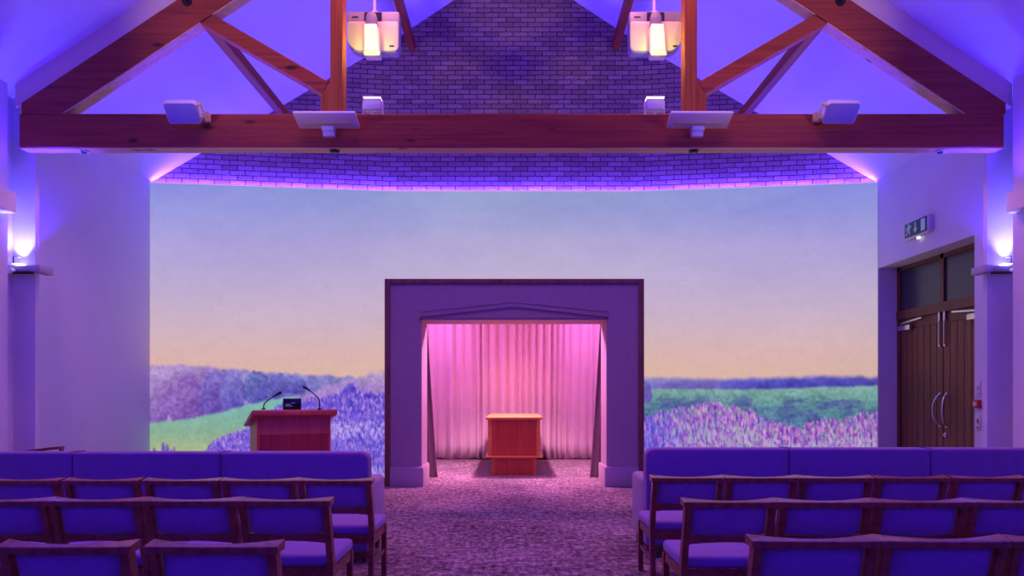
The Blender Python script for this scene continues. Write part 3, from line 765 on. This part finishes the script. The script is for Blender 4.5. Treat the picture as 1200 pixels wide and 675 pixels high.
# projectors hanging on poles
for s, xc, lab in ((-1, PX(437.5, 7.55), 'cream projector with glowing lens hanging beside the lectern-side post'), (1, PX(768, 7.55), 'cream projector with glowing lens hanging beside the door-side post')):
    zt = PZ(13.5, 7.55); zb = PZ(67, 7.55)
    t = thing('projector', lab, 'projector', (xc, 7.55, zt), 0, 'projectors hung from the roof')
    hh = zt-zb-.05
    def rr(x0, x1, z0, z1, r_bl, r_br, r_t):
        P = []
        for (cx_, cz_, a0, r) in ((x1-r_t, z1-r_t, 0, r_t), (x0+r_t, z1-r_t, 90, r_t), (x0+r_bl, z0+r_bl, 180, r_bl), (x1-r_br, z0+r_br, 270, r_br)):
            for q in range(7): a = rad(a0+q*15); P.append((cx_+r*math.cos(a), cz_+r*math.sin(a)))
        return P
    big, small = .15, .05
    bl, brr = (big, small) if s < 0 else (small, big)
    bm = bm_new(); prism(bm, rr(-.29, .29, -hh, 0, bl, brr, .03), 'y', .0, .12, .008); obj('body', bm, 'projector_grey', t)
    bm = bm_new(); prism(bm, rr(-.285, .285, -hh+.005, -.125, bl, brr, .035), 'y', -.035, .02, .01); obj('front_cover', bm, 'cream', t)
    bm = bm_new(); bx(bm, -.095, .095, -.012, .03, -.30, -.015); obj('lens_recess', bm, 'black', t)
    bm = bm_new(); pts = []
    for q in range(13): a = rad(180*q/12); pts.append((-.008+.060*math.cos(a), -.105+.065*math.sin(a)))
    prism(bm, pts+[(-.070, -.21), (.060, -.21)], 'y', -.075, .01, .006); obj('hood', bm, 'projector_grey', t)
    bm = bm_new()
    prism(bm, [(-.075, -.205), (.065, -.205), (.085, -.52), (-.07, -.52)], 'y', -.14, -.02, .015); ln = obj('lens_window', bm, 'lens', t)
    bm = bm_new(); prism(bm, [(-.085, -.50), (.10, -.50), (.098, -.545), (-.075, -.545)], 'y', -.125, .0, .01); obj('lens_lip', bm, 'cream', t)
    for q in range(4):
        bm = bm_new(); bx(bm, -.05+q*.032, -.035+q*.032, -.143, -.138, -.502, -.488); obj('vent_mark', bm, 'dark_metal', ln, 0)
    bm = bm_new(); bx(bm, s*-.19-.025, s*-.19+.025, -.038, -.034, -hh+.045, -hh+.06) if False else bx(bm, .185, .235, -.038, -.034, -hh+.045, -hh+.062); obj('badge', bm, 'black', t, 0)
    bm = bm_new(); bx(bm, -.235, -.165, -.003, .002, -.068, -.055); obj('badge', bm, 'dark_metal', t, 0)
    bm = bm_new(); tube(bm, [(0, .06, -.01), (0, .06, CH+5.40-zt)], .018); disc(bm, (0, .06, .012), .04, .03, 'z'); obj('pole', bm, 'white', t)
# wall lights on the piers
for s, lab in ((-1, 'wall uplight tray glowing on the pier at the lectern side'), (1, 'wall uplight tray glowing on the pier at the door side')):
    xa = -5.30 if s < 0 else 5.27
    t = thing('wall_light', lab, 'wall light', (xa, 7.42, 2.76), 0, 'wall uplights on the piers')
    bm = bm_new(); bx(bm, -.15, .13, -.09, 0, -.035, .025, .01); obj('tray', bm, 'grey', t)
    bm = bm_new(); bx(bm, -s*.125, -s*.215, -.10, .13, -.05, .03, .008) ; obj('end_box', bm, 'grey', t)
    bm = bm_new(); bx(bm, -s*-.06, -s*.17, -.14, -.115, -.075, -.05, .005); obj('front_bar', bm, 'dark_metal', t)
    bm = bm_new(); disc(bm, (s*.07, -.135, -.045), .035, .05, 'y'); obj('spot_head', bm, 'white', t)
    bm = bm_new(); q = s*.095; tube(bm, [(q, -.06, .03), (q, -.06, .125), (q-s*.085, -.06, .115)], .008); obj('bracket_rod', bm, 'dark_metal', t)
    bm = bm_new(); bx(bm, -.05+s*.03, .05+s*.03, -.10, -.03, .034, .042, .002); obj('lamp', bm, 'lamp', t)

# ------------------------------------------------------------------ lectern
LD = 8.6
lc = thing('lectern', 'reddish wooden lectern with overhanging top standing before the mural', 'lectern', (PX(345, LD), LD, 0), rad(31))
bm = bm_new()
tk = .03; hw = .455
bx(bm, -hw+tk, hw-tk, 0, .03, .10, 1.13); obj('front_panel', bm, 'lectern_wood', lc, 0)
for s in (-1, 1):
    bm = bm_new(); prism(bm, [(-.02, .0), (.42, .0), (.42, 1.02), (-.02, 1.14)], 'x', s*hw-tk*(s > 0), s*hw+tk*(s < 0), .004, 1)
    obj('side_panel', bm, 'lectern_wood', lc, 0)
bm = bm_new(); bx(bm, -hw+tk, hw-tk, -.03, .03, .72, .88, .0); 
bm.free()
bm = bm_new(); bx(bm, -hw+tk, hw-tk, .0, .40, .02, .10); obj('base', bm, 'lectern_wood', lc, 0)
bm = bm_new(); bx(bm, -hw+tk, hw-tk, -.012, .0, .12, .90, .003); obj('lower_panel', bm, wood('lectern_darker_wood', (.36, .04, .04), (.42, .05, .05), (.28, .03, .03), (10, 10, .8), rough=.4), lc, 0)  # lower front in a darker tone than the rest
bm = bm_new(); prism(bm, [(-.09, 1.135), (.50, .985), (.50, 1.02), (-.075, 1.21), (-.09, 1.19)], 'x', -.52, .52, .012); obj('top', bm, 'lectern_wood', lc)
def lec(x, y, z):
    r = rad(31); return (lc.location.x+x*math.cos(r)-y*math.sin(r), lc.location.y+x*math.sin(r)+y*math.cos(r), z)
def ltz(y): return 1.21-(y+.075)*.19/.575
# microphones
for pts, lab in (([(309, 480), (309, 476), (311, 471.5), (317, 467), (324, 462.5), (330, 459.5)], 'thin gooseneck microphone on the lectern, nearer the wall'),
                 ([(374.5, 480), (374.5, 472), (373, 466.5), (367, 461), (360.5, 456), (355, 452.5)], 'thin gooseneck microphone on the lectern, nearer the arch')):
    d = LD+.02; P = [Vector((PX(a, d), d, PZ(b, d))) for a, b in pts]
    base = P[0].copy(); base.z = 1.208
    t = thing('microphone', lab, 'microphone', base, 0, 'microphones on the lectern')
    Q = [Vector((0, 0, 0))]+[p-base for p in P]
    # smooth
    S = []
    for i in range(len(Q)-1):
        for q in range(5):
            u = q/5; p0 = Q[max(i-1, 0)]; p1 = Q[i]; p2 = Q[i+1]; p3 = Q[min(i+2, len(Q)-1)]
            S.append(.5*((2*p1)+(p2-p0)*u+(2*p0-5*p1+4*p2-p3)*u*u+(3*p1-p0-3*p2+p3)*u**3))
    S.append(Q[-1])
    bm = bm_new(); tube(bm, S[:-7], .0075); disc(bm, (0, 0, .008), .025, .016, 'z'); obj('gooseneck', bm, 'black', t)
    bm = bm_new(); e = S[-8:]; tube(bm, [e[0], e[2], e[4], e[6], e[7]], [.011, .013, .018, .018, .008]); obj('head', bm, 'black', t)
ds = thing('lectern_display', 'small black display box standing on the lectern between two microphones', 'display', lec(-.02, .03, 1.197), rad(20))
bm = bm_new(); bx(bm, -.11, .11, -.02, .05, 0, .15, .008); obj('casing', bm, 'black', ds)
bm = bm_new(); bx(bm, -.098, .098, -.024, -.018, .02, .14, .002); sc_ = obj('screen', bm, 'screen', ds)
bm = bm_new(); bx(bm, -.08, -.02, -.0265, -.023, .07, .078); bx(bm, -.01, .03, -.0265, -.023, .09, .096); bx(bm, -.08, .0, -.0265, -.023, .052, .058); obj('readout', bm, 'pict', sc_, 0)

# ------------------------------------------------------------------ sofas
def soft_box(bm, x0, x1, y0, y1, z0, z1, r, seg=4): bx(bm, x0, x1, y0, y1, z0, z1, r, seg)
def sofa(loc, splits, top, arm_side, label):
    """back turned to the camera; splits = x of cushion joints (local)"""
    t = thing('sofa', label, 'sofa', loc, 0, 'long upholstered sofas in front of the chairs')
    xs = sorted(splits)
    for a, b in zip(xs[:-1], xs[1:]):
        bm = bm_new()
        # back: tall padded slab with large rounded upper corners
        e0 = abs(a-xs[0]) < 1e-6; e1 = abs(b-xs[-1]) < 1e-6
        r0, r1 = (.07 if e0 else .022), (.07 if e1 else .022); P = []
        a_, b_ = a+.003, b-.003
        for (cx_, cz_, a0, r) in ((b_-r1, top-r1, 0, r1), (a_+r0, top-r0, 90, r0)):
            for q in range(7): an = rad(a0+q*15); P.append((cx_+r*math.cos(an), cz_+r*math.sin(an)))
        P += [(a_, .10), (b_, .10)]
        prism(bm, P, 'y', 0, .15, .02, 3); obj('back_cushion', bm, 'sofa', t)
        bm = bm_new(); soft_box(bm, a+(.135 if e0 else .003), b-(.135 if e1 else .003), .15, .66, .28, .45, .035); obj('seat_cushion', bm, 'sofa', t)
    bm = bm_new(); bx(bm, xs[0]+.02, xs[-1]-.02, .05, .64, .10, .28, .01); obj('base', bm, 'sofa', t)
    for x in ((xs[-1]-.13, xs[-1]), (xs[0], xs[0]+.13)):
        bm = bm_new(); soft_box(bm, x[0], x[1], .13, .72, .09, .665, .045); obj('arm', bm, 'sofa_arm', t)
    for x in (xs[0]+.05, xs[-1]-.05):
        for y in (.1, .6):
            bm = bm_new(); tube(bm, [(x, y, 0), (x, y, .10)], [.02, .028], 12); obj('leg', bm, 'chair_wood', t)
SDL, SDR = 5.62, 5.85
sofa((0, SDL, 0), [PX(432, SDL), PX(258, SDL), PX(84, SDL), PX(-90, SDL)], PZ(530, SDL), 1, 'long mauve blue sofa seen from behind, in front of the lectern')
sofa((0, SDR, 0), [PX(757, SDR), PX(925, SDR), PX(1091, SDR), PX(1257, SDR)], PZ(525.5, SDR), -1, 'long mauve blue sofa seen from behind, nearer the double door')

# ------------------------------------------------------------------ chairs
CWD = .53
def make_chair(label, group):
    t = thing('chair', label, 'chair', (0, 0, 0), 0, group)
    hw = .252
    # padded seat, slightly domed
    bm = bm_new(); soft_box(bm, -hw, hw, -.20, .27, .40, .475, .028)
    for v in bm.verts:
        if v.co.z > .45: v.co.z += .012*(1-(v.co.x/hw)**2)*(1-((v.co.y-.03)/.25)**2)
    obj('seat', bm, 'seat', t)
    yb = lambda z: -.20-(z-.42)*.27 if z > .42 else -.20-(.42-z)*.10
    for s in (-1, 1):
        bm = bm_new(); bar(bm, [(s*(hw-.018), yb(z), z) for z in (0, .2, .42, .6, .79)], .036, .05); obj('leg', bm, 'chair_wood', t, 30)
        bm = bm_new(); bar(bm, [(s*(hw-.018), .245, 0), (s*(hw-.018), .25, .40)], .036, .038); obj('leg', bm, 'chair_wood', t, 30)
        bm = bm_new(); bar(bm, [(s*(hw-.018), yb(.2), .20), (s*(hw-.018), .245, .20)], .022, .03); obj('stretcher', bm, 'chair_wood', t, 30)
    bm = bm_new(); bar(bm, [(-hw+.02, .06, .20), (hw-.02, .06, .20)], .03, .022, (0, 0, 1)); obj('stretcher', bm, 'chair_wood', t, 30)
    bm = bm_new()
    for s in (-1, 1): bx(bm, s*(hw-.03), s*(hw-.006), -.20, .25, .345, .402)
    bx(bm, -hw+.02, hw-.02, .235, .262, .345, .402); bx(bm, -hw+.02, hw-.02, -.215, -.19, .345, .402)
    obj('seat_frame', bm, 'chair_wood', t, 0)
    # top rail: straight behind, hollowed on the sitter's side, tips a little higher
    bm = bm_new(); n = 24; secs = []
    W2 = CWD/2-.002
    for i in range(n+1):
        u = -1+2*i/n; x = u*W2; y0 = yb(.80)-.030; dp = .034+.052*abs(u)**1.8; z1 = .803+.002*abs(u)**2; z0 = z1-.028
        zf = z1+.17*dp
        secs.append([(x, y0, z0), (x, y0, z1-.003), (x, y0+.003, z1+.001), (x, y0+dp-.004, zf), (x, y0+dp, zf-.004), (x, y0+dp, z0+.004)])
    loft(bm, secs); obj('top_rail', bm, 'chair_wood', t, 30)
    # upholstered back between the uprights, curved, leaning
    bm = bm_new(); n = 14; m = 8; g0 = []; pw = hw-.045
    secs = []
    for j in range(m+1):
        w = j/m; ring = []
        zc = .60+.178*w
        edge = math.sin(min(1, max(0, w))*PI)**.35 if 0 < w < 1 else .35
        for side in (0, 1):
            for i in range(n+1):
                u = -1+2*i/n if side == 0 else 1-2*i/n
                e2 = (1-abs(u)**8)
                th = .026*edge*(.35+.65*e2)
                z = zc - (.012*(1-u*u))*(1-w)*0 + (.012*(u*u))*(1-w)*1.0
                y = yb(z)+.012*(1-u*u)*-1.0 + (-th if side == 0 else th)+.006
                ring.append((u*pw, y, z))
        secs.append(ring)
    loft(bm, secs); obj('back_pad', bm, 'seat', t, 60)
    bm = bm_new(); n = 12; secs = []
    for i in range(n+1):
        u = -1+2*i/n; z0 = .555+.014*(1-u*u); z1 = .60+.010*u*u
        y = yb(.58)-.008*(1-u*u)
        secs.append([(u*(hw-.036), y-.012, z0), (u*(hw-.036), y-.012, z1), (u*(hw-.036), y+.012, z1), (u*(hw-.036), y+.012, z0)])
    loft(bm, secs); obj('back_rail', bm, 'chair_wood', t, 30)
    return t
RAILY = -.20-(.80-.42)*.27
rows = [  # side, row words, distance of the rails, x in the photo of chair centres from the aisle outwards
    ('lectern', 'row behind the sofa', 4.70, [391.5, 302, 211, 117, 23]),
    ('lectern', 'middle chair row', 3.80, [331.5, 220.5, 109, -2]),
    ('lectern', 'nearest chair row', 2.66, [247, 72]),
    ('door', 'row behind the sofa', 4.85, [807, 894.5, 982, 1071, 1161]),
    ('door', 'middle chair row', 3.76, [857.5, 970, 1082.5, 1195]),
    ('door', 'nearest chair row', 2.76, [958, 1111, 1264]),
]
ordn = ['first', 'second', 'third', 'fourth', 'fifth']
proto = None
for side, rw, d, cs in rows:
    for i, c in enumerate(cs):
        where = 'at the aisle end' if i == 0 else ordn[i]+' from the aisle'
        lab = 'blue padded wooden chair, '+where+', '+rw+', '+side+' side'
        loc = (PX(c, d), d-RAILY+.03, 0)
        # keep the pitch of linked chairs
        if proto is None:
            proto = make_chair(lab, 'blue padded wooden chairs in rows'); proto.location = loc
        else: dup(proto, loc, rad(random.uniform(-.4, .4)) if 'nearest' in rw else 0, lab)

# wooden armchair by the wall: only its arm shows above the sofa
AC = thing('armchair', 'dark wooden armchair by the plain wall, its arm showing above the sofa', 'armchair', (-5.05, 7.0, 0), rad(-2))
bm = bm_new(); soft_box(bm, -.24, .24, -.25, .25, .42, .50, .03); obj('seat', bm, 'seat', AC)
bm = bm_new(); soft_box(bm, -.27, -.22, -.25, .25, .52, .76, .02); obj('backrest', bm, 'seat', AC)
for y in (-.31, .31):
    bm = bm_new(); bar(bm, [(-.25, y, .775), (-.1, y, .795), (.1, y, .82), (.22, y, .83)], .04, .028, (0, 1, 0)); obj('arm', bm, 'chair_wood', AC, 30)
    bm = bm_new(); bar(bm, [(.25, y, 0), (.20, y, .82)], .035, .03, (0, 1, 0)); obj('leg', bm, 'chair_wood', AC, 30)
    bm = bm_new(); bar(bm, [(-.22, y, 0), (-.19, y, .45), (-.23, y, .775)], .04, .055, (0, 1, 0)); obj('leg', bm, 'chair_wood', AC, 30)
    bm = bm_new(); bar(bm, [(-.18, y*.9, .40), (.2, y*.9, .40)], .03, .05, (0, 1, 0)); obj('seat_rail', bm, 'chair_wood', AC, 30)

# ------------------------------------------------------------------ lights
def light(typ, name, loc, power, color, target=None, size=.2, spot=None, blend=.5, sy=None):
    l = bpy.data.lights.new(name, typ); l.energy = power; l.color = color
    if typ == 'AREA':
        l.size = size
        if sy: l.shape = 'RECTANGLE'; l.size_y = sy
    else: l.shadow_soft_size = size
    if typ == 'SPOT': l.spot_size = rad(spot); l.spot_blend = blend
    o = bpy.data.objects.new(name, l); COL.objects.link(o); o.location = loc
    if target is not None:
        o.rotation_euler = (Vector(target)-Vector(loc)).to_track_quat('-Z', 'Y').to_euler()
    return o
VIO = (.042, .008, 1.0)
LAV = (.17, .19, 1.0)
for s in (-1, 1):
    # lamps in the pier trays
    light('SPOT', 'pier_uplight', (s*5.33, 7.345, 2.83), 70, LAV, (s*5.33, 7.34, 4.4), .03, 84, .6)
    light('SPOT', 'pier_wash', (s*5.33, 7.26, 2.84), 34, VIO, (s*5.33, 7.40, 4.4), .03, 120, .8)
    light('SPOT', 'pier_uplight_wide', (s*5.12, 7.14, 3.56), 75, VIO, (s*4.3, 6.3, 6), .05, 130, .8)
    light('SPOT', 'tray_end_uplight', (s*5.11, 7.57, 2.83), 60, VIO, (s*5.25, 7.9, 4.6), .03, 90, .5)
    # violet strips lying on the ledges of the thicker walls
    light('AREA', 'ledge_uplight', (s*5.2, .4, 3.53), 330, VIO, (s*4.6, .4, 6), 7.0, sy=.06)
    # unseen fill strips added behind the truss to light the rear ceiling
    light('AREA', 'rear_ceiling_fill', (s*3.5, 7.47, 4.42), 42, VIO, (s*3.0, 9.2, 7), 2.2, sy=.06)
    light('AREA', 'rear_ceiling_fill', (s*.9, 7.47, 4.42), 10, VIO, (s*.9, 9.2, 7), 1.2, sy=.06)
    # light of the projector lamps
    light('POINT', 'projector_lamp', (s*1.555, 7.26, 5.12), 7, (1, .80, .12), None, .04)
# violet strips behind the top edge of the picture
def strip(x0, y0, x1, y1, p):
    o = light('AREA', 'picture_strip', ((x0+x1)/2, (y0+y1)/2, MT+.016), p, (.07, .03, 1.0), None, math.hypot(x1-x0, y1-y0), sy=.03)
    o.rotation_euler = (PI, 0, math.atan2(y1-y0, x1-x0))
strip(-W+.03, YE+.06, -XB, YC+.06, 85); strip(-XB, YC+.06, XB, YC+.06, 95); strip(XB, YC+.06, W-.03, YE+.06, 85)
# warm downlights high under the ridge, in the plane of the truss, plus added warm fills
for x in (-1.3, 1.3):
    light('SPOT', 'warm_downlight', (x, 6.9, 6.9), 250, (1, .30, .55), (x*1.6, 7.0, 0), .15, 118, 1)
    light('SPOT', 'warm_truss_fill', (x*3.9, 4.2, 3.62), 320, (1, .62, .06), (x*1.55, 7.3, 5.9), .06, 53, 1)  # unseen fill added at ledge height to warm the truss posts
    light('SPOT', 'warm_seat_fill', (x*2.2, 5.6, 6.2), 200, (1, .38, .50), (x*2.2, 4.8, 0), .15, 110, 1)  # unseen overhead fill added to brighten rail tops and seats
for px in (98, 392, 813, 1102):
    light('SPOT', 'beam_downlight', (PX(px, 7.32), 7.325, BB-.05), 26 if 300 < px < 900 else 18, (1, .36, .50), (PX(px, 7.32), 7.2, 0), .03, 150, 1)
# alcove
for s in (-1, 1):
    light('AREA', 'alcove_pink_light', (s*1.85, 13.7, 3.1), 14, (.92, .23, 1.1), (s*-.4, 14.75, 1.5), .35, sy=.12)
    light('SPOT', 'arch_reveal_fill', (s*.8, 11.8, 3.1), 640, (1.0, .34, .66), (-s*1.43, 10.6, 1.1), .06, 70, .8)  # unseen spots added inside the alcove to brighten the arch reveals
light('SPOT', 'alcove_warm_spot', (0, 12.6, 3.1), 62, (1.0, .52, .22), (0, 14.2, .5), .06, 80, .9)
light('SPOT', 'alcove_floor_spot', (0, 12.4, 3.1), 850, (1.0, .52, .85), (0, 12.6, 0), .1, 95, .8)
light('AREA', 'arch_pink_light', (0, 11.5, 3.12), 60, (1.0, .30, .95), (0, 11.2, 0), 2.2, sy=.2)

# ------------------------------------------------------------------ world, camera, view
w = bpy.data.worlds.new('World'); SC.world = w; w.use_nodes = True
w.node_tree.nodes['Background'].inputs['Color'].default_value = (.01, .008, .03, 1)
w.node_tree.nodes['Background'].inputs['Strength'].default_value = .2
cam = bpy.data.cameras.new('camera'); cam.sensor_width = 36; cam.lens = 24
cam.shift_x = -2/1200; cam.shift_y = (CY-337.5)/1200
co = bpy.data.objects.new('camera', cam); COL.objects.link(co); co.location = (0, 0, CH); co.rotation_euler = (rad(90), 0, 0)
cam.clip_start = .05
SC.camera = co
vs = SC.view_settings
vs.view_transform = 'Standard'; vs.look = 'None'; vs.exposure = 0; vs.gamma = 1; vs.use_curve_mapping = False
SC.render.film_transparent = False
SC.cycles.max_bounces = 8; SC.cycles.diffuse_bounces = 5
